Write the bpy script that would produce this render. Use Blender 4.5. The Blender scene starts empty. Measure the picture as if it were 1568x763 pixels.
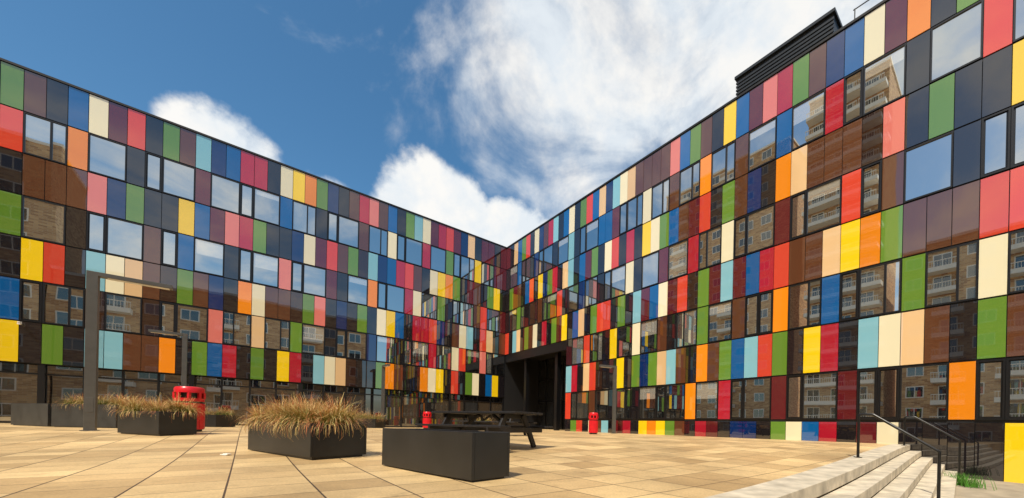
import bpy, bmesh, math, random
from mathutils import Vector, Matrix
random.seed(7)
scene = bpy.context.scene
scene.view_settings.view_transform = 'Standard'
scene.view_settings.look = 'None'
scene.view_settings.exposure = 0

EYE = 0.62
DL = Vector((0.738, 0.675, 0)); DR = Vector((-0.6745, 0.738, 0))
C = Vector((-7.3, 31.1, 0))

def sstep(a, b, x):
    t = max(0.0, min(1.0, (x-a)/(b-a)))
    return t*t*(3-2*t)
def g(y):
    return 0.22*sstep(4, 12, y)

# ---------------------------------------------------------------- materials
def newmat(name):
    m = bpy.data.materials.new(name); m.use_nodes = True
    nt = m.node_tree
    return m, nt, nt.nodes, nt.links, nt.nodes['Principled BSDF']

def simple(name, col, rough=0.5, metal=0.0, noise=0.15, scale=6.0, ior=1.5, bump=0.0):
    m, nt, N, L, P = newmat(name)
    tc = N.new('ShaderNodeTexCoord')
    nz = N.new('ShaderNodeTexNoise'); nz.inputs['Scale'].default_value = scale
    nz.inputs['Detail'].default_value = 6
    L.new(tc.outputs['Object'], nz.inputs['Vector'])
    mr = N.new('ShaderNodeMapRange')
    mr.inputs['From Min'].default_value = 0.3; mr.inputs['From Max'].default_value = 0.7
    mr.inputs['To Min'].default_value = 1-noise; mr.inputs['To Max'].default_value = 1+noise
    L.new(nz.outputs['Fac'], mr.inputs['Value'])
    mx = N.new('ShaderNodeVectorMath'); mx.operation = 'SCALE'
    mx.inputs[0].default_value = col[:3]
    L.new(mr.outputs['Result'], mx.inputs['Scale'])
    L.new(mx.outputs['Vector'], P.inputs['Base Color'])
    P.inputs['Roughness'].default_value = rough
    P.inputs['Metallic'].default_value = metal
    P.inputs['IOR'].default_value = ior
    if bump > 0:
        b = N.new('ShaderNodeBump'); b.inputs['Strength'].default_value = bump
        b.inputs['Distance'].default_value = 0.02
        L.new(nz.outputs['Fac'], b.inputs['Height']); L.new(b.outputs['Normal'], P.inputs['Normal'])
    return m

def attr_mat(name, rough, ior, wav=0.02):
    m, nt, N, L, P = newmat(name)
    at = N.new('ShaderNodeAttribute'); at.attribute_name = 'Col'
    L.new(at.outputs['Color'], P.inputs['Base Color'])
    P.inputs['Roughness'].default_value = rough
    P.inputs['IOR'].default_value = ior
    if wav > 0:
        tc = N.new('ShaderNodeTexCoord')
        nz = N.new('ShaderNodeTexNoise'); nz.inputs['Scale'].default_value = 1.2
        nz.inputs['Detail'].default_value = 0
        L.new(tc.outputs['Object'], nz.inputs['Vector'])
        b = N.new('ShaderNodeBump'); b.inputs['Strength'].default_value = wav
        b.inputs['Distance'].default_value = 0.1
        L.new(nz.outputs['Fac'], b.inputs['Height']); L.new(b.outputs['Normal'], P.inputs['Normal'])
    return m

M_PANEL = attr_mat('enamelled_glass_panel', 0.012, 2.05, 0.008)
M_GRASS = attr_mat('grass_blades', 0.6, 1.4, 0)

def glass_mat(name, refl):
    m = bpy.data.materials.new(name); m.use_nodes = True
    nt = m.node_tree; N = nt.nodes; L = nt.links; N.clear()
    out = N.new('ShaderNodeOutputMaterial')
    at = N.new('ShaderNodeAttribute'); at.attribute_name = 'Col'
    df = N.new('ShaderNodeBsdfDiffuse'); L.new(at.outputs['Color'], df.inputs['Color'])
    gl = N.new('ShaderNodeBsdfGlossy'); gl.inputs['Roughness'].default_value = 0.01
    gl.inputs['Color'].default_value = (0.97, 0.98, 0.94, 1)
    tc = N.new('ShaderNodeTexCoord')
    nz = N.new('ShaderNodeTexNoise'); nz.inputs['Scale'].default_value = 1.1; nz.inputs['Detail'].default_value = 0
    L.new(tc.outputs['Object'], nz.inputs['Vector'])
    b = N.new('ShaderNodeBump'); b.inputs['Strength'].default_value = 0.008
    b.inputs['Distance'].default_value = 0.1
    L.new(nz.outputs['Fac'], b.inputs['Height']); L.new(b.outputs['Normal'], gl.inputs['Normal'])
    fr = N.new('ShaderNodeFresnel'); fr.inputs['IOR'].default_value = 1.5
    mr = N.new('ShaderNodeMapRange'); mr.inputs['To Min'].default_value = refl; mr.inputs['To Max'].default_value = 1
    L.new(fr.outputs['Fac'], mr.inputs['Value'])
    mx = N.new('ShaderNodeMixShader')
    L.new(mr.outputs['Result'], mx.inputs['Fac'])
    L.new(df.outputs[0], mx.inputs[1]); L.new(gl.outputs[0], mx.inputs[2])
    L.new(mx.outputs[0], out.inputs['Surface'])
    return m
M_GLASS = glass_mat('window_glass', 0.56)
M_GGLASS = glass_mat('shopfront_glass', 0.38)
M_DGLASS = glass_mat('dark_glass', 0.14)
M_FRAME = simple('black_window_frame', (0.006, 0.006, 0.007), 0.35, 0.0, 0.1)
M_BODY = simple('black_facade_backing', (0.006, 0.006, 0.007), 0.6)
M_ROOFM = simple('roof_plant_metal', (0.03, 0.034, 0.038), 0.45, 0.3)
M_PLANT = simple('black_powder_coated_steel', (0.012, 0.012, 0.012), 0.4, 0.0, 0.4, 2.2, 1.5, 0.06)
M_PLANTG = simple('grey_planter_steel', (0.035, 0.035, 0.033), 0.5, 0.0, 0.25, 3.0)
M_SOIL = simple('soil', (0.06, 0.04, 0.025), 0.95, 0, 0.4, 30, 1.4, 0.5)
M_STONE = simple('pale_step_stone', (0.52, 0.45, 0.34), 0.75, 0, 0.28, 4, 1.4, 0.25)
M_RED = simple('red_bin_paint', (0.60, 0.010, 0.018), 0.3, 0, 0.08)
M_POLE = simple('lamp_post_steel', (0.10, 0.098, 0.09), 0.4, 0.3, 0.1)
M_RAIL = simple('black_rail_paint', (0.008, 0.008, 0.008), 0.3)
M_WOOD = simple('black_stained_timber', (0.010, 0.009, 0.010), 0.6, 0, 0.4, 12, 1.5, 0.2)
M_WHITE = simple('white_render', (0.88, 0.84, 0.75), 0.6, 0, 0.06)
M_LENS = simple('lamp_diffuser', (0.6, 0.6, 0.58), 0.4)

def brick_mat():
    m, nt, N, L, P = newmat('brightened_brown_brick')
    tc = N.new('ShaderNodeTexCoord'); sp = N.new('ShaderNodeSeparateXYZ'); cb = N.new('ShaderNodeCombineXYZ')
    L.new(tc.outputs['Object'], sp.inputs[0])
    ad = N.new('ShaderNodeMath'); ad.operation = 'ADD'
    L.new(sp.outputs['X'], ad.inputs[0]); L.new(sp.outputs['Y'], ad.inputs[1])
    L.new(ad.outputs[0], cb.inputs['X']); L.new(sp.outputs['Z'], cb.inputs['Y'])
    bt = N.new('ShaderNodeTexBrick')
    bt.inputs['Scale'].default_value = 1
    bt.inputs['Brick Width'].default_value = 0.66; bt.inputs['Row Height'].default_value = 0.2
    bt.inputs['Mortar Size'].default_value = 0.02
    bt.inputs['Color1'].default_value = (0.76, 0.48, 0.22, 1)  # brick albedo raised to stand in for sunlight on these backlit walls
    bt.inputs['Color2'].default_value = (0.38, 0.18, 0.07, 1)
    bt.inputs['Mortar'].default_value = (0.56, 0.42, 0.27, 1)
    L.new(cb.outputs[0], bt.inputs['Vector'])
    L.new(bt.outputs['Color'], P.inputs['Base Color'])
    P.inputs['Roughness'].default_value = 0.85
    return m
M_BRICK = brick_mat()

def paver_mat():
    m, nt, N, L, P = newmat('concrete_pavers')
    tc = N.new('ShaderNodeTexCoord'); mp = N.new('ShaderNodeMapping')
    mp.inputs['Rotation'].default_value = (0, 0, -math.atan2(0.675, 0.738))
    mp.inputs['Location'].default_value = (0.12, 0.2, 0)
    L.new(tc.outputs['Object'], mp.inputs['Vector'])
    bt = N.new('ShaderNodeTexBrick')
    bt.offset = 0.0; bt.squash = 1.0
    bt.inputs['Scale'].default_value = 1
    bt.inputs['Brick Width'].default_value = 0.6; bt.inputs['Row Height'].default_value = 0.6
    bt.inputs['Mortar Size'].default_value = 0.008; bt.inputs['Mortar Smooth'].default_value = 0.3
    bt.inputs['Color1'].default_value = (0.74, 0.52, 0.25, 1)
    bt.inputs['Color2'].default_value = (0.47, 0.305, 0.135, 1)
    bt.inputs['Mortar'].default_value = (0.09, 0.055, 0.028, 1)
    L.new(mp.outputs[0], bt.inputs['Vector'])
    def noise(s, d, r=.6):
        n = N.new('ShaderNodeTexNoise'); n.inputs['Scale'].default_value = s; n.inputs['Detail'].default_value = d
        n.inputs['Roughness'].default_value = r
        L.new(tc.outputs['Object'], n.inputs['Vector']); return n.outputs['Fac']
    def mr(src, a, b, c, d):
        r = N.new('ShaderNodeMapRange')
        for k, v in zip(('From Min', 'From Max', 'To Min', 'To Max'), (a, b, c, d)): r.inputs[k].default_value = v
        L.new(src, r.inputs['Value']); return r.outputs['Result']
    a = mr(noise(.45, 8, .65), 0.32, 0.68, 0.62, 1.2); b = mr(noise(45, 4), 0.3, 0.7, 0.82, 1.16)
    c = mr(noise(3.2, 6, .7), .56, .72, 1.0, .68)
    mm = N.new('ShaderNodeMath'); mm.operation = 'MULTIPLY'; L.new(a, mm.inputs[0]); L.new(b, mm.inputs[1])
    m2 = N.new('ShaderNodeMath'); m2.operation = 'MULTIPLY'; L.new(mm.outputs[0], m2.inputs[0]); L.new(c, m2.inputs[1])
    sc = N.new('ShaderNodeVectorMath'); sc.operation = 'SCALE'
    L.new(bt.outputs['Color'], sc.inputs[0]); L.new(m2.outputs[0], sc.inputs['Scale'])
    L.new(sc.outputs['Vector'], P.inputs['Base Color'])
    P.inputs['Roughness'].default_value = 0.5
    bp = N.new('ShaderNodeBump'); bp.inputs['Strength'].default_value = 0.5; bp.inputs['Distance'].default_value = 0.01
    bp.invert = True
    L.new(bt.outputs['Fac'], bp.inputs['Height']); L.new(bp.outputs['Normal'], P.inputs['Normal'])
    return m
M_PAVE = paver_mat()
M_LOW = simple('grey_concrete_paving', (0.34, 0.28, 0.2), 0.85, 0, 0.2, 2.5, 1.4, 0.1)

# ---------------------------------------------------------------- mesh builder
class MB:
    def __init__(s): s.v = []; s.f = []; s.c = []; s.m = []
    def face(s, idx, col=(1, 1, 1), mat=0):
        s.f.append(idx); s.c.append(col); s.m.append(mat)
    def hexa(s, P, col=(1, 1, 1), mat=0):
        b = len(s.v); s.v += [tuple(p) for p in P]
        for q in ((0, 3, 2, 1), (4, 5, 6, 7), (0, 1, 5, 4), (1, 2, 6, 5), (2, 3, 7, 6), (3, 0, 4, 7)):
            s.face([b+i for i in q], col, mat)
    def box(s, x0, x1, y0, y1, z0, z1, col=(1, 1, 1), mat=0):
        if x0 > x1: x0, x1 = x1, x0
        if y0 > y1: y0, y1 = y1, y0
        if z0 > z1: z0, z1 = z1, z0
        s.hexa([(x0, y0, z0), (x1, y0, z0), (x1, y1, z0), (x0, y1, z0),
                (x0, y0, z1), (x1, y0, z1), (x1, y1, z1), (x0, y1, z1)], col, mat)
    def pane(s, x0, x1, yf, z0, z1, so, col, mat=0, tilt=0.0028, th=0.03):
        tx = random.gauss(0, tilt); tz = random.gauss(0, tilt)
        tx = max(-.006, min(.006, tx)); tz = max(-.006, min(.006, tz))
        xc = (x0+x1)/2; zc = (z0+z1)/2
        def Y(x, z): return so*(yf + tx*(x-xc) + tz*(z-zc))
        yb = so*(yf-th)
        P = [(x0, yb, z0), (x1, yb, z0), (x1, Y(x1, z0), z0), (x0, Y(x0, z0), z0),
             (x0, yb, z1), (x1, yb, z1), (x1, Y(x1, z1), z1), (x0, Y(x0, z1), z1)]
        s.hexa(P, col, mat)
    def beam(s, p0, p1, w, h, up=(0, 0, 1), col=(1, 1, 1), mat=0):
        p0 = Vector(p0); p1 = Vector(p1); d = (p1-p0).normalized(); up = Vector(up)
        if abs(d.dot(up)) > 0.98: up = Vector((0, 1, 0))
        r = d.cross(up).normalized(); u = r.cross(d).normalized()
        r *= w/2; u *= h/2
        s.hexa([p0-r-u, p0+r-u, p0+r+u, p0-r+u, p1-r-u, p1+r-u, p1+r+u, p1-r+u], col, mat)
    def tube(s, pts, rad, n=12, col=(1, 1, 1), mat=0):
        pts = [Vector(p) for p in pts]; rings = []
        for i, p in enumerate(pts):
            d = ((pts[min(i+1, len(pts)-1)]-pts[i]).normalized()+(pts[i]-pts[max(i-1, 0)]).normalized())
            d.normalize()
            ref = Vector((0.3, 0.9, 0.1)); a = d.cross(ref).normalized(); b = d.cross(a)
            base = len(s.v)
            for k in range(n):
                t = 2*math.pi*k/n
                s.v.append(tuple(p+a*math.cos(t)*rad+b*math.sin(t)*rad))
            rings.append(base)
        for i in range(len(rings)-1):
            for k in range(n):
                s.face([rings[i]+k, rings[i]+(k+1) % n, rings[i+1]+(k+1) % n, rings[i+1]+k], col, mat)
        s.face([rings[0]+k for k in range(n)], col, mat); s.face([rings[-1]+k for k in range(n)], col, mat)
    def lathe(s, prof, n=28, col=(1, 1, 1), mats=None):
        rings = []
        for r, z in prof:
            base = len(s.v)
            for k in range(n):
                t = 2*math.pi*k/n; s.v.append((r*math.cos(t), r*math.sin(t), z))
            rings.append(base)
        for i in range(len(rings)-1):
            for k in range(n):
                s.face([rings[i]+k, rings[i]+(k+1) % n, rings[i+1]+(k+1) % n, rings[i+1]+k], col, mats[i] if mats else 0)
    def obj(s, name, mats, parent=None, recalc=True, bevel=0, smooth=False):
        me = bpy.data.meshes.new(name); me.from_pydata(s.v, [], s.f)
        for m in mats: me.materials.append(m)
        me.polygons.foreach_set('material_index', s.m)
        at = me.color_attributes.new('Col', 'FLOAT_COLOR', 'CORNER')
        data = []
        for f, c in zip(s.f, s.c):
            if isinstance(c, list):
                for cc in c: data += [cc[0], cc[1], cc[2], 1]
            else: data += [c[0], c[1], c[2], 1]*len(f)
        at.data.foreach_set('color', data)
        if recalc:
            bm = bmesh.new(); bm.from_mesh(me); bmesh.ops.recalc_face_normals(bm, faces=bm.faces)
            bm.to_mesh(me); bm.free()
        if smooth:
            me.polygons.foreach_set('use_smooth', [True]*len(me.polygons))
        me.update()
        o = bpy.data.objects.new(name, me); scene.collection.objects.link(o)
        if parent: o.parent = parent
        if bevel:
            b = o.modifiers.new('bevel', 'BEVEL'); b.width = bevel; b.segments = 2; b.limit_method = 'ANGLE'
        if smooth:
            e = o.modifiers.new('es', 'EDGE_SPLIT'); e.split_angle = math.radians(35)
        return o
def empty(name, loc=(0, 0, 0), rz=0):
    e = bpy.data.objects.new(name, None); e.location = loc; e.rotation_euler = (0, 0, rz)
    scene.collection.objects.link(e); return e

# ---------------------------------------------------------------- facade data
PAL = dict(R=(.64, .055, .028), C=(.40, .012, .03), P=(.72, .19, .16), M=(.105, .010, .014), B=(.105, .038, .017),
           N=(.03, .013, .009), K=(.012, .010, .012), D=(.004, .022, .11), b=(.004, .10, .32), L=(.21, .47, .56),
           G=(.115, .24, .028), Y=(.86, .59, .008), O=(.83, .25, .008), W=(.80, .74, .51), T=(.76, .51, .26))
LEFT = [
 "GBKbWMRKGBLDbCCKWYOGDKBCPBbKGLWMCRMDTKMMKM",
 "R2O2Kv2M2v2b2Kv2B2Wv2C2Gv2Y2MM2",
 "KBBBPDGKKYbMPCGKKDWMRBGNLDbCRBKWYOGKMBKGYK",
 "G2Kv2Bvb2Kv2Pv2MK2Ov2CW2GKv2BR2MvKMDKB",
 "KYRKLWTBNGBDKOWBBNGPKDKGKWYbKCCRDKBWLKRTKB",
 "bv2N2Nv2P2T2G2Kv2D2Kv2C2WR2Pv2K2G",
 "YKGKLLBBOKGbCKGKYCKLWTNKKGOBKKOWYKRKGWKbYK"]
RIGHT = [
 "MKTbGRKWDBCLKbWKGRbTDLWTBBBBPbGBKYbMPCGBDbWMOKGRBK",
 "K2bv2Dv2K2LKv2bbMv2W2B2O2B2b2Cv2K2R2",
 "KGMBKbRKYDGCKTLKbMGKWRKCKYWGbBMRKGBDKOTBBBNPKGKKYK",
 "K2GvK2Bv2RK2D2Kv2WK2M2C2Wv2Mv2RvB2KvvK",
 "RKLTKGBWKCKGMYKbTKGRRKGKLMbWMRNGMLMbCRBBTYOGBBBRRK",
 "..............K2R2KY2W2BK2G2BvvO2bv2G2W2",
 "..............LCKTRNKKYKGDGTLBKOBGbLRGKYCKLWTBKGBK",
 "..............Rv2B2K2K2v2O2Cv2Mv2Mvv2OvvK"]
BASE = "..............KGRKWBLKMCKYOYGBKCMKDDKGWbCKMWKKKKYK"
TOP = 15.0; RH = 1.75

def cells(st):
    out = []; i = 0
    for ch in st:
        n = 2 if ch == '2' else 1
        out.append((ch, i, n)); i += n
    return out, i
def jit(c, a=0.1):
    k = random.uniform(1-a, 1+a); return tuple(min(1, x*k) for x in c)

def facade(MBp, MBw, MBf, row, w, z0, z1, so, cellmap):
    gz = 0.026; gx = 0.010
    for ch, i, n in cellmap:
        x0 = i*w; x1 = (i+n)*w
        if ch == '.': continue
        if ch in PAL:
            MBp.pane(x0+gx, x1-gx, 0.0+random.uniform(-.003, .003), z0+gz, z1-gz, so, jit(PAL[ch]))
        else:
            fr = 0.05
            zz0 = z0+0.02; zz1 = z1-0.02
            MBf.box(x0+.006, x0+fr, so*-.06, so*.02, zz0, zz1)
            MBf.box(x1-fr, x1-.006, so*-.06, so*.02, zz0, zz1)
            MBf.box(x0+fr, x1-fr, so*-.06, so*.018, zz0, zz0+fr)
            MBf.box(x0+fr, x1-fr, so*-.06, so*.018, zz1-fr, zz1)
            def gcol():
                r = random.random()
                if r < .55: return (.012, .013, .015)
                if r < .85: return (.08, .08, .07)
                return (.22, .22, .2)
            a0 = x0+fr; a1 = x1-fr
            if n == 2 and random.random() < 0.3:
                xm = a0+(a1-a0)*random.choice((.36, .64))
                MBf.box(xm-.03, xm+.03, so*-.06, so*.022, zz0+fr, zz1-fr)
                MBw.pane(a0, xm-.03, -0.02, zz0+fr, zz1-fr, so, gcol(), 0, .004)
                MBw.pane(xm+.03, a1, -0.02, zz0+fr, zz1-fr, so, gcol(), 0, .004)
            elif n == 1:
                MBw.pane(a0+.04, a1-.04, -0.01, zz0+fr+.04, zz1-fr-.04, so, gcol(), 0, .004)
                MBf.box(a0, a1, so*-.06, so*-.022, zz0+fr, zz1-fr)
            elif random.random() < .3:
                zmid = zz1-fr-random.uniform(.2, .8)
                MBw.pane(a0, a1, -0.02, zz0+fr, zmid, so, (.012, .013, .015), 0, 0)
                MBw.pane(a0, a1, -0.02, zmid, zz1-fr, so, (.45, .43, .37), 0, 0)
            else:
                MBw.pane(a0, a1, -0.02, zz0+fr, zz1-fr, so, gcol(), 0, .003)

bld = empty('colourful_panel_building', C)
WL = 0.5525
angL = math.atan2(-0.675, -0.738)
p, wn, fm = MB(), MB(), MB()
NL = 50
for r, st in enumerate(LEFT):
    cm, n = cells(st)
    tot = 42
    lst = []
    for ch, i, k in cm:
        j = tot - i - k
        if j < 0: continue
        lst.append((ch, j, k))
    filled = set()
    for ch, j, k in lst:
        for q in range(k): filled.add(j+q)
    for q in range(tot):
        if q not in filled: lst.append((random.choice('KBGM'), q, 1))
    for q in range(tot, NL): lst.append((random.choice("RKBGYKWMLbD"), q, 1))
    z1 = TOP - r*RH; z0 = z1-RH
    facade(p, wn, fm, r, WL, z0, z1, 1, lst)
o = p.obj('left_wing_colour_panels', [M_PANEL], bld); o.rotation_euler.z = angL
o = wn.obj('left_wing_window_glass', [M_GLASS], bld); o.rotation_euler.z = angL
zb = TOP-7*RH
gw = MB()
for i in range(0, NL, 2):
    x0 = i*WL; x1 = x0+2*WL
    mt = 1 if i < 24 else 0
    gw.pane(x0+.04, x1-.04, -.20, 0.30, zb-.45, 1, random.choice([(.01, .01, .012), (.03, .03, .03), (.06, .045, .03)]), mt, .003)
    fm.box(x0-.04, x0+.04, -.26, -.14, 0.1, zb)
    fm.box(x0+.04, x1-.04, -.26, -.16, 0.1, 0.30)
    fm.box(x0+.04, x1-.04, -.26, -.16, zb-.45, zb-.38)
    gw.pane(x0+.04, x1-.04, -.20, zb-.38, zb-.04, 1, (.01, .01, .012), mt, .003)
    if i % 8 == 0:
        fm.box(x0-.09, x0+.09, -.135, -.03, 0.0, zb)
o = gw.obj('left_wing_ground_floor_glass', [M_GGLASS, M_DGLASS], bld); o.rotation_euler.z = angL
o = fm.obj('left_wing_window_frames', [M_FRAME], bld); o.rotation_euler.z = angL
bd = MB()
Lx = NL*WL
bd.box(0, Lx, -12, -.035, zb, TOP); bd.box(0, Lx, -12, -.27, -.5, zb-.002)
bd.box(0.06, Lx+.05, -12.05, .045, TOP+.002, TOP+.09)
o = bd.obj('left_wing_body', [M_BODY], bld); o.rotation_euler.z = angL

# ---- right wing
WR = 0.58
angR = math.atan2(-0.738, 0.6745)
p, wn, fm = MB(), MB(), MB()
NR = 62
for r, st in enumerate(RIGHT):
    cm, n = cells(st)
    for q in range(n, NR): cm.append((random.choice("RKBGYKWMLbD"), q, 1))
    z1 = TOP - r*RH; z0 = z1-RH
    if r == 7: z0 = 1.0
    facade(p, wn, fm, r, WR, z0, z1, -1, cm)
cm, n = cells(BASE)
for ch, i, k in cm:
    if ch == '.': continue
    z0 = 0.12 if i < 43 else -1.0
    p.pane(i*WR+.009, (i+1)*WR-.009, 0.0, z0, 0.93, -1, jit(PAL[ch]))
for q in range(n, NR): p.pane(q*WR+.009, (q+1)*WR-.009, 0.0, -1.0, 0.93, -1, jit(PAL[random.choice('KYBK')]))
o = p.obj('right_wing_colour_panels', [M_PANEL], bld); o.rotation_euler.z = angR
o = wn.obj('right_wing_window_glass', [M_GLASS], bld); o.rotation_euler.z = angR
Rx = NR*WR; z5 = TOP-5*RH; xr = 14*WR
ge = MB()
nb = 7
for k in range(nb):
    x0 = xr*k/nb; x1 = xr*(k+1)/nb
    for (za, zc) in ((0.25, 2.6), (2.7, 4.4), (4.5, z5-.05)):
        ge.pane(x0+.05, x1-.05, -3.42, za, zc, -1, (.012, .012, .012), 0, .004)
    fm.box(x0-.05, x0+.05, 3.36, 3.5, 0.15, z5)
    for z in (.17, 2.61, 4.41): fm.box(x0+.05, x1-.05, 3.38, 3.5, z, z+.085)
for x in (3.4, 3.48, 4.6, 4.68):
    fm.box(x, x+.05, 3.30, 3.37, .2, 2.6)
fm.box(xr-1.9, xr-1.6, .5, .8, 0, z5)
fm.box(2.2, 2.5, .5, .8, 0, z5)
fm.box(.02, xr-.01, .04, .30, z5-.62, z5-.003)
o = ge.obj('entrance_glazing', [M_DGLASS], bld); o.rotation_euler.z = angR
o = fm.obj('right_wing_window_frames', [M_FRAME], bld); o.rotation_euler.z = angR
bd = MB()
bd.box(-12, -.002, .035, 12, -.5, TOP)
bd.box(0, Rx, .035, 12, z5, TOP)
bd.box(xr, Rx, .035, 12, -1.4, z5-.002)
bd.box(0, xr-.002, 3.5, 12, -.5, z5-.002)
bd.box(-12, Rx+.05, -.045, 12.05, TOP+.002, TOP+.09)
o = bd.obj('right_wing_body', [M_BODY], bld); o.rotation_euler.z = angR
rp = MB()
xa, xb = 33.2*WR, 39.9*WR
rp.box(xa, xb, .9, 5, TOP+.09, TOP+1.72)
for k in range(9):
    rp.box(xa-.03, xb+.03, .86, .9, TOP+.2+k*.16, TOP+.29+k*.16)
rp.box(xa-.08, xb+.08, .8, 5.05, TOP+1.72, TOP+1.84)
o = rp.obj('rooftop_plant_enclosure', [M_ROOFM], bld); o.rotation_euler.z = angR
rr = MB()
for k in range(8):
    x = 41.2*WR+k*.9
    rr.tube([(x, .7, TOP+.09), (x, .7, TOP+1.15)], .02, 8)
for z in (.62, 1.13):
    rr.tube([(41.2*WR-.05, .7, TOP+z), (41.2*WR+6.4, .7, TOP+z)], .02, 8)
o = rr.obj('roof_guard_rail', [M_POLE], bld); o.rotation_euler.z = angR

# ---------------------------------------------------------------- apartment blocks opposite
def apartment(name, p0, d, length, H, depth, bay=3.4, st=3.0, tower=False, bmod=3):
    e = empty(name, (p0[0], p0[1], -1.2), math.atan2(d[1], d[0]))
    b = MB(); b.box(0, length, -depth, 0, 0, H); b.box(-.15, length+.15, -depth-.15, .15, H, H+.35, mat=1)
    b.obj('brick_walls', [M_BRICK, M_WHITE], e)
    f = MB(); gl = MB(); ba = MB()
    nb = int(length/bay); ns = int(H/st)
    for i in range(nb):
        for j in range(ns):
            x = i*bay+.7; z = j*st+.9
            ww = 1.9; hh = 1.6
            balc = tower or (i % bmod == 1)
            if balc: z -= .75; hh = 2.3
            f.box(x, x+ww, 0, .06, z, z+hh)
            gl.box(x+.12, x+ww*.5-.05, .03, .075, z+.12, z+hh-.12, (.02, .025, .03))
            gl.box(x+ww*.5+.05, x+ww-.12, .03, .075, z+.12, z+hh-.12, (.02, .025, .03))
            if balc:
                ba.box(i*bay+.1, (i+1)*bay-.1 if not tower else (i+1)*bay+.1, .08, 1.9, j*st-.25, j*st+.35)
                for q in range(12):
                    xx = i*bay+.15+q*(bay-.3)/11
                    ba.box(xx, xx+.04, 1.8, 1.84, j*st+.35, j*st+1.05)
                ba.box(i*bay+.1, (i+1)*bay-.1, 1.78, 1.86, j*st+1.05, j*st+1.14)
    f.obj('window_surrounds', [M_WHITE], e); gl.obj('window_panes', [M_DGLASS], e); ba.obj('balconies', [M_WHITE], e)
    return e
apartment('brick_apartment_block', (-64.5, 12.5), (0.6745, -0.738), 26, 54, 12)
apartment('apartment_tower', (-45.2, -9.2), (0.6745, -0.738), 11, 58, 10, 3.6, 3.0, True)
apartment('brick_apartment_block', (-36.5, -18.8), (0.6745, -0.738), 31, 28, 12, 3.4, 3.0, False, 2)
apartment('brick_apartment_block', (-15.5, -46.8), (0.738, 0.675), 25, 35, 12, 3.4, 3.0, False, 2)
apartment('brick_apartment_block', (3.1, -29.8), (0.738, 0.675), 34, 20, 12)

# ---------------------------------------------------------------- ground & stairs
ES = Vector((0.70, 0.714, 0)); PS = Vector((0.714, -0.70, 0))
S0 = Vector((1.22, 3.37, 0)) + PS*.28
DROP = 0.9
def TR(t, r): return S0 + ES*t + PS*r
gm = MB()
tl = [-1500, -300, -60, -20, -8]+list(range(-6, 42, 1))+[50, 80, 150, 400, 1500]
rl = [-1500, -400, -120, -60]+list(range(-50, 0, 1))+[-.2, -.19, 1.0, 2.0, 3, 4, 6, 8, 12, 20, 40, 120, 400, 1500]
nT = len(tl)
for r in rl:
    for t in tl:
        q = TR(t, r); z = g(q.y) - (DROP if r > -.195 else 0)
        gm.v.append((q.x, q.y, z))
for i in range(len(rl)-1):
    for j in range(nT-1):
        gm.face([i*nT+j, i*nT+j+1, (i+1)*nT+j+1, (i+1)*nT+j], (1, 1, 1), 1 if rl[i] > -.195 else 0)
go = gm.obj('plaza_ground', [M_PAVE, M_LOW])
stp = MB()
NST = 5; RISE = DROP/NST; TREAD = .27
def trbox(t0, t1, r0, r1, zt, zbm):
    P = []
    for z in (zbm, zt):
        for t, r in ((t0, r0), (t1, r0), (t1, r1), (t0, r1)):
            q = TR(t, r); P.append((q.x, q.y, g(q.y)+z))
    stp.hexa(P)
TEND = 12.30
for k in range(NST):
    t = -9 + (k % 2)*.7
    r0 = -.42 if k == 0 else (k-1)*TREAD+.004
    r1 = k*TREAD+.015
    while t < TEND:
        t1 = min(t+1.4, TEND)
        top = .006 if k == 0 else -k*RISE
        trbox(t+.003, t1-.003, r0, r1, top, top-RISE+.02 if k else -.16)
        t = t1
stp.obj('stone_steps', [M_STONE], None, True, 0.008)

def handrail(t, r0, rend=1.19):
    a = TR(t, r0); b = TR(t, r0+rend); za = g(a.y); zbb = g(b.y)-DROP
    h = .86
    m = MB()
    k1 = TR(t, r0+.22)
    lo = Vector((b.x, b.y, za+.20))
    pts = [Vector((a.x, a.y, za-.02)), Vector((a.x, a.y, za+h-.05)), Vector((a.x, a.y, za+h-.012))+PS*.012, Vector((a.x, a.y, za+h))+PS*.05,
           Vector((k1.x, k1.y, za+h)), Vector((k1.x, k1.y, za+h-.015))+PS*.03, lo-PS*.03+Vector((0, 0, .016)), lo+Vector((0, 0, -.01)), lo+Vector((0, 0, -.06)), Vector((b.x, b.y, zbb-.02))]
    m.tube(pts, .026, 12)
    m.box(a.x-.05, a.x+.05, a.y-.05, a.y+.05, za+.008, za+.02)
    m.obj('stair_handrail', [M_RAIL], None, True, 0, True)
handrail(5.8, -.28)
handrail(11.3, -.05)

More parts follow.
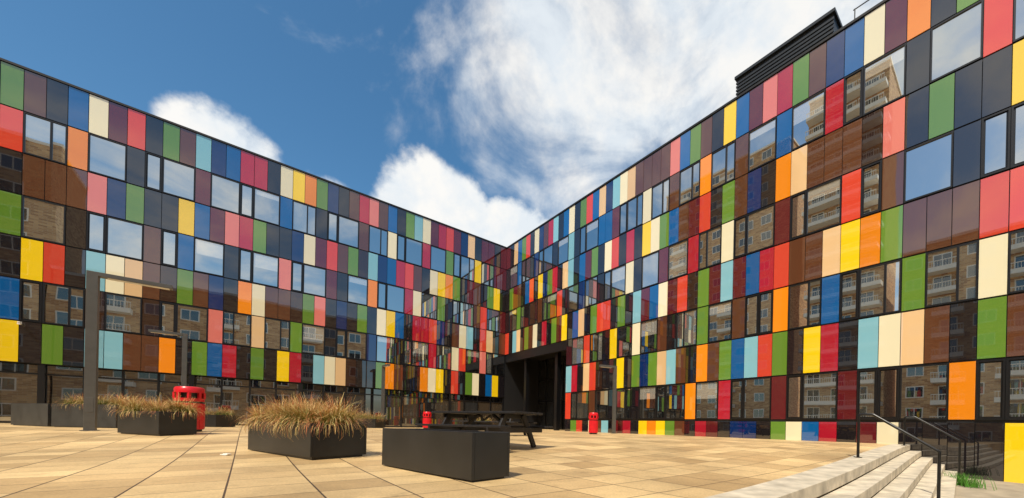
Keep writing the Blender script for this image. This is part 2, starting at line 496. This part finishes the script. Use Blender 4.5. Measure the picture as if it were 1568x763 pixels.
# ---------------------------------------------------------------- planters and grass
def planter(P, ld, L, W, H, mat=M_PLANT, grass=0, gh=.42, dens=24):
    ld = Vector((ld[0], ld[1], 0)).normalized(); wd = Vector((-ld.y, ld.x, 0))
    if wd.y < 0: wd = -wd
    c = Vector((P[0], P[1], 0))+ld*L/2+wd*W/2
    z = g(c.y)
    ang = math.atan2(ld.y, ld.x)
    m = MB(); t = .035; hl = L/2; hw = W/2
    m.box(-hl, hl, -hw, -hw+t, .0, H); m.box(-hl, hl, hw-t, hw, .0, H)
    m.box(-hl, -hl+t, -hw+t+.001, hw-t-.001, .0, H-.001); m.box(hl-t, hl, -hw+t+.001, hw-t-.001, .0, H-.001)
    m.box(-hl+t, hl-t, -hw+t, hw-t, .0, H-.09, mat=1)
    m.box(-hl+.04, hl-.04, -hw+.04, hw-.04, -.12, .001, mat=0)
    o = m.obj('planter_box', [mat, M_SOIL], None, True, .004)
    o.location = (c.x, c.y, z+.02); o.rotation_euler.z = ang
    if grass:
        q = MB()
        ncl = max(8, int(L*W*dens))
        for ic in range(ncl):
            cx = random.uniform(-hl+.05, hl-.05); cy = random.uniform(-hw+.05, hw-.05)
            tone = random.random(); cg = gh*random.uniform(.75, 1.2)
            for k in range(grass):
                az = random.uniform(0, 2*math.pi); lean = .2+abs(random.gauss(.5, .35))
                ln = cg*random.uniform(.6, 1.25)
                rr_ = random.uniform(0, .09)
                x = cx+rr_*math.cos(az); y = cy+rr_*math.sin(az)
                x = max(-hl+.05, min(hl-.05, x)); y = max(-hw+.05, min(hw-.05, y))
                ux, uy = math.cos(az), math.sin(az); px, py = -uy, ux
                pz = H-.1; wdt = random.uniform(.0025, .0058)
                cur = [x, y, pz]; th = lean*.45
                prev = None; v = random.random()
                base = (.08+.06*v, .13+.05*v, .02)
                tip = (.80, .50+.12*v, .22) if random.random() < .55 else (.54, .18, .07)
                ns = 5
                for s_ in range(ns+1):
                    f = s_/ns; w_ = wdt*(1-f*.8)
                    a_ = len(q.v)
                    q.v.append((cur[0]-px*w_, cur[1]-py*w_, cur[2])); q.v.append((cur[0]+px*w_, cur[1]+py*w_, cur[2]))
                    mixf = min(1, max(0, (f-.25-.25*tone)*2.0)); col = tuple(base[i]*(1-mixf)+tip[i]*mixf for i in range(3))
                    if prev is not None:
                        q.face([prev[0], prev[0]+1, a_+1, a_], [prev[1], prev[1], col, col])
                    prev = (a_, col)
                    cur[0] += ux*math.sin(th)*ln/ns; cur[1] += uy*math.sin(th)*ln/ns; cur[2] += math.cos(th)*ln/ns
                    th += lean*.5
        go_ = q.obj('ornamental_grass', [M_GRASS], None, False)
        go_.location = (c.x, c.y, z+.02); go_.rotation_euler.z = ang
planter((-1.236, 3.91), (-.79, .61), 2.05, .5, .50)
planter((-4.10, 5.52), (-.86, .51), 2.3, .8, .50, M_PLANT, 260, .47, 28)
planter((-10.3, 9.0), (-.95, .3), 1.7, .7, .55, M_PLANT, 170, .48)
planter((-15.1, 12.0), (-1, .02), 2.1, .8, .72, M_PLANTG, 90, .45)
planter((-17.4, 12.1), (-.95, .3), 2.4, .8, .72, M_PLANTG)
planter((-12.2, 21.3), (-1, .1), 2.2, .8, .5, M_PLANT, 60, .55)
planter((-15.9, 16.0), (-1, .1), 1.4, .8, .5, M_PLANT, 60, .5)
planter((-6.6, 24.0), (-1, .1), .9, .7, .5, M_PLANT, 50, .4)

q = MB()
for _ in range(260):
    x, y = random.gauss(0, .12), random.gauss(0, .25); az = random.uniform(0, 6.28); l = random.uniform(.1, .38)
    b0 = len(q.v); dx, dy = math.cos(az)*l*.4, math.sin(az)*l*.4; w_ = .008
    q.v += [(x-w_, y, 0), (x+w_, y, 0), (x+dx*.4+w_*.7, y+dy*.4, l*.6), (x+dx*.4-w_*.7, y+dy*.4, l*.6), (x+dx, y+dy, l)]
    cc = (.07, .16+random.random()*.08, .02)
    q.face([b0, b0+1, b0+2, b0+3], cc); q.face([b0+3, b0+2, b0+4], cc)
wo = q.obj('grass_tuft', [M_GRASS], None, False); pw = TR(10.4, 1.2); wo.location = (pw.x, pw.y, g(pw.y)-DROP)

def picnic(P, d):
    m = MB(); L = 2.3
    for k in range(5):
        y = -.36+k*.18; m.box(-L/2, L/2, y-.083, y+.083, .70, .745)
    for s_ in (-1, 1):
        for k in range(2):
            y = s_*(.62+k*.15); m.box(-L/2, L/2, y-.068, y+.068, .43, .47)
    for x in (-.78, .78):
        for s_ in (-1, 1):
            m.beam((x, s_*.26, .70), (x, s_*.66, 0), .05, .12, (0, 1, 0))
        m.beam((x-.055, -.84, .38), (x-.055, .84, .38), .045, .1)
        m.beam((x+.05, -.38, .655), (x+.05, .38, .655), .045, .085)
        m.beam((x*.9, 0, .37), (x*.25, 0, .69), .07, .05)
    o = m.obj('picnic_table', [M_WOOD], None, True, .006)
    o.location = (P[0], P[1], g(P[1])+.004); o.rotation_euler.z = math.atan2(d[1], d[0])
picnic((-2.25, 8.0), (-.88, .47))
picnic((-3.3, 13.0), (-.95, .3))

def bin_(P, H, R):
    m = MB()
    prof = [(0, 0), (R*.86, 0), (R*.86, .06), (R, .07), (R, H*.62), (R*.93, H*.63), (R*.93, H*.66), (R, H*.67), (R, H*.74)]
    m.lathe(prof, 32, mats=[1, 1, 0, 0, 0, 1, 1, 0])
    m.lathe([(R*.72, H*.74), (R*.72, H*.86)], 24, mats=[1])
    for k in range(8):
        a = 2*math.pi*k/8
        m.box(R*.92*math.cos(a)-.03, R*.92*math.cos(a)+.03, R*.92*math.sin(a)-.03, R*.92*math.sin(a)+.03, H*.735, H*.865)
    m.lathe([(R*.7, H*.74), (R, H*.74)], 32, mats=[0])
    m.lathe([(0, H*.858), (R, H*.86), (R, H*.95), (R*.9, H*.985), (R*.5, H), (0, H)], 32, mats=[0]*5)
    for k in range(16):
        a = 2*math.pi*k/16
        m.beam((R*1.0*math.cos(a), R*1.0*math.sin(a), .09), (R*math.cos(a), R*math.sin(a), H*.61), .014, .014)
    o = m.obj('litter_bin', [M_RED, M_PLANT], None, True, 0, True)
    o.location = (P[0], P[1], g(P[1])+.002)
bin_((-11.5, 10.8), 1.28, .31)
bin_((-9.6, 22.0), 1.0, .22)
bin_((0.05, 17.5), 1.0, .21)

def lamp(P, H, w, arm, ad):
    m = MB()
    m.box(-w/2, w/2, -w/2, w/2, 0, H)
    m.box(-w/2-.05, w/2+.05, -w/2-.05, w/2+.05, 0, .02)
    m.box(w/2+.001, arm, -w*.55, w*.55, H-.11, H-.002)
    m.box(w/2+.15, arm-.06, -w*.4, w*.4, H-.125, H-.108, mat=1)
    m.box(-w/2+.03, w/2-.03, -w/2-.004, -w/2+.02, .5, .9)
    o = m.obj('street_lamp', [M_POLE, M_LENS], None, True, .004)
    o.location = (P[0], P[1], g(P[1])-.004); o.rotation_euler.z = math.atan2(ad[1], ad[0])
lamp((-13.65, 10.3), 4.32, .2, 1.45, DL)
lamp((-18.9, 17.5), 4.25, .16, 1.1, (-.738, -.675))
lamp((-13.3, 24.0), 3.93, .16, 1.0, (.7, -.7))
lamp((1.15, 20.2), 3.6, .16, .9, (-.9, -.4))

m = MB(); m.box(-.09, .09, -.03, .03, 0, .012); m.box(-.02, .1, -.022, .03, .012, .026)
o = m.obj('litter_packet', [M_WHITE]); o.location = (-5.75, 5.95, g(5.95)+.004); o.rotation_euler.z = -.4
m = MB(); m.tube([(0, 0, 0), (0, .18, .02)], .045, 12); m.box(-.03, .03, -.02, .2, .05, .08); m.beam((0, .16, .03), (0, .3, .12), .03, .03)
o = m.obj('security_camera', [M_WHITE])
pc = C + (-DL)*(40.9*WL) + Vector((.675, -.738, 0))*.25
o.location = (pc.x, pc.y, 4.35); o.rotation_euler.z = math.atan2(.738, -.675)-math.pi/2

# ---------------------------------------------------------------- sky, sun
sd = Vector((-.28, -.96, 0)).normalized(); EL = math.radians(54)
sv = Vector((sd.x*math.cos(EL), sd.y*math.cos(EL), math.sin(EL)))
sun = bpy.data.lights.new('sun', 'SUN'); sun.energy = 5.0; sun.angle = math.radians(.5); sun.color = (1, .92, .77)
so2 = bpy.data.objects.new('sun', sun); scene.collection.objects.link(so2)
so2.rotation_euler = sv.to_track_quat('Z', 'Y').to_euler(); so2.location = (0, 0, 60)

W = bpy.data.worlds.new('World'); scene.world = W; W.use_nodes = True
N = W.node_tree.nodes; L = W.node_tree.links; N.clear()
out = N.new('ShaderNodeOutputWorld')
sky = N.new('ShaderNodeTexSky'); sky.sky_type = 'NISHITA'; sky.sun_disc = False
sky.sun_elevation = EL; sky.sun_rotation = math.atan2(sd.x, sd.y)
sky.air_density = 1.0; sky.dust_density = 1.2; sky.ozone_density = 2.4
hs = N.new('ShaderNodeHueSaturation'); hs.inputs['Saturation'].default_value = 1.24; hs.inputs['Hue'].default_value = .49
L.new(sky.outputs[0], hs.inputs['Color'])
bg1 = N.new('ShaderNodeBackground'); bg1.inputs['Strength'].default_value = .15
L.new(hs.outputs[0], bg1.inputs['Color'])
tc = N.new('ShaderNodeTexCoord')
nrm = N.new('ShaderNodeVectorMath'); nrm.operation = 'NORMALIZE'; L.new(tc.outputs['Generated'], nrm.inputs[0])
sp = N.new('ShaderNodeSeparateXYZ'); L.new(nrm.outputs[0], sp.inputs[0])
def math_(op, a, b=None, clamp=False):
    m = N.new('ShaderNodeMath'); m.operation = op; m.use_clamp = clamp
    for i, x in enumerate((a, b)):
        if x is None: continue
        if isinstance(x, (int, float)): m.inputs[i].default_value = x
        else: L.new(x, m.inputs[i])
    return m.outputs[0]
zc = math_('ADD', math_('MAXIMUM', sp.outputs['Z'], 0.0), .35)
inv = math_('DIVIDE', 1.0, zc)
pl = N.new('ShaderNodeVectorMath'); pl.operation = 'SCALE'; L.new(nrm.outputs[0], pl.inputs[0]); L.new(inv, pl.inputs['Scale'])
n1 = N.new('ShaderNodeTexNoise'); n1.inputs['Scale'].default_value = 3.0; n1.inputs['Detail'].default_value = 12
n1.inputs['Roughness'].default_value = .58; n1.inputs['Distortion'].default_value = .6
L.new(pl.outputs[0], n1.inputs['Vector'])
n2 = N.new('ShaderNodeTexNoise'); n2.inputs['Scale'].default_value = 7; n2.inputs['Detail'].default_value = 9
n2.inputs['Roughness'].default_value = .6
L.new(nrm.outputs[0], n2.inputs['Vector'])
n1c = math_('ADD', math_('MULTIPLY', math_('SUBTRACT', n1.outputs['Fac'], .5), 1.6), .5)
dens = math_('ADD', math_('MULTIPLY', n1c, .65), math_('MULTIPLY', n2.outputs['Fac'], .35))
def blob(c_, rad, wt, inner):
    v = Vector(c_).normalized()
    d = N.new('ShaderNodeVectorMath'); d.operation = 'DOT_PRODUCT'; L.new(nrm.outputs[0], d.inputs[0]); d.inputs[1].default_value = v
    mr = N.new('ShaderNodeMapRange'); mr.interpolation_type = 'SMOOTHSTEP'
    mr.inputs['From Min'].default_value = math.cos(rad); mr.inputs['From Max'].default_value = math.cos(rad*inner)
    mr.inputs['To Min'].default_value = 0; mr.inputs['To Max'].default_value = wt
    L.new(d.outputs['Value'], mr.inputs['Value'])
    return mr.outputs['Result']
for bb in [((-.14, 1, 1.08), .34, .14, .1), ((.45, 1, 1.05), .7, .11, .0), ((.85, 1, 1.15), .5, .20, .1),
           ((-1.1, 1, 1.0), .6, -.08, .2), ((.3, -1, .5), .7, .16, .35), ((-1, -.3, .6), .6, .12, .35)]:
    dens = math_('ADD', dens, blob(*bb))
def ramp(src, a, b, hi):
    f = N.new('ShaderNodeMapRange'); f.interpolation_type = 'SMOOTHSTEP'
    f.inputs['From Min'].default_value = a; f.inputs['From Max'].default_value = b
    f.inputs['To Min'].default_value = 0; f.inputs['To Max'].default_value = hi
    L.new(src, f.inputs['Value']); return f.outputs['Result']
fac1 = ramp(dens, .46, .82, .95)
# fair-weather cumulus: tighter edges, billowing noise
cum = math_('MULTIPLY', math_('SUBTRACT', n2.outputs['Fac'], .5), 1.3)
cb1 = math_('MAXIMUM', blob((-.42, 1, .50), .19, 1, .0), blob((-.22, 1, .40), .22, 1, .0))
cb2 = math_('MAXIMUM', blob((-.98, 1, .68), .12, .75, .0), blob((-.72, 1, .50), .14, .8, .0))
cb3 = math_('MAXIMUM', cb1, cb2)
fac2 = ramp(math_('ADD', cum, cb3), .34, .66, .98)
fac = math_('MAXIMUM', fac1, fac2)
cr = N.new('ShaderNodeMix'); cr.data_type = 'RGBA'
cr.inputs['A'].default_value = (.82, .88, .93, 1); cr.inputs['B'].default_value = (1.0, .985, .95, 1)
mrc = N.new('ShaderNodeMapRange'); mrc.inputs['From Min'].default_value = .42; mrc.inputs['From Max'].default_value = .58
L.new(n2.outputs['Fac'], mrc.inputs['Value']); L.new(mrc.outputs['Result'], cr.inputs['Factor'])
bg2 = N.new('ShaderNodeBackground'); bg2.inputs['Strength'].default_value = 1.0
L.new(cr.outputs['Result'], bg2.inputs['Color'])
mx = N.new('ShaderNodeMixShader'); L.new(fac, mx.inputs['Fac'])
L.new(bg1.outputs[0], mx.inputs[1]); L.new(bg2.outputs[0], mx.inputs[2]); L.new(mx.outputs[0], out.inputs['Surface'])

# ---------------------------------------------------------------- camera
cam = bpy.data.cameras.new('camera'); co = bpy.data.objects.new('camera', cam); scene.collection.objects.link(co)
th = math.radians(1.2)
R = Matrix(((math.cos(th), -math.sin(th), 0), (0, 0, -1), (math.sin(th), math.cos(th), 0)))
co.matrix_world = Matrix.Translation((0, 0, EYE)) @ R.to_4x4()
cam.sensor_width = 36; cam.lens = 36*580/1568
cam.shift_x = -0.0784; cam.shift_y = 0.1724
cam.clip_start = .05; cam.clip_end = 6000
scene.camera = co
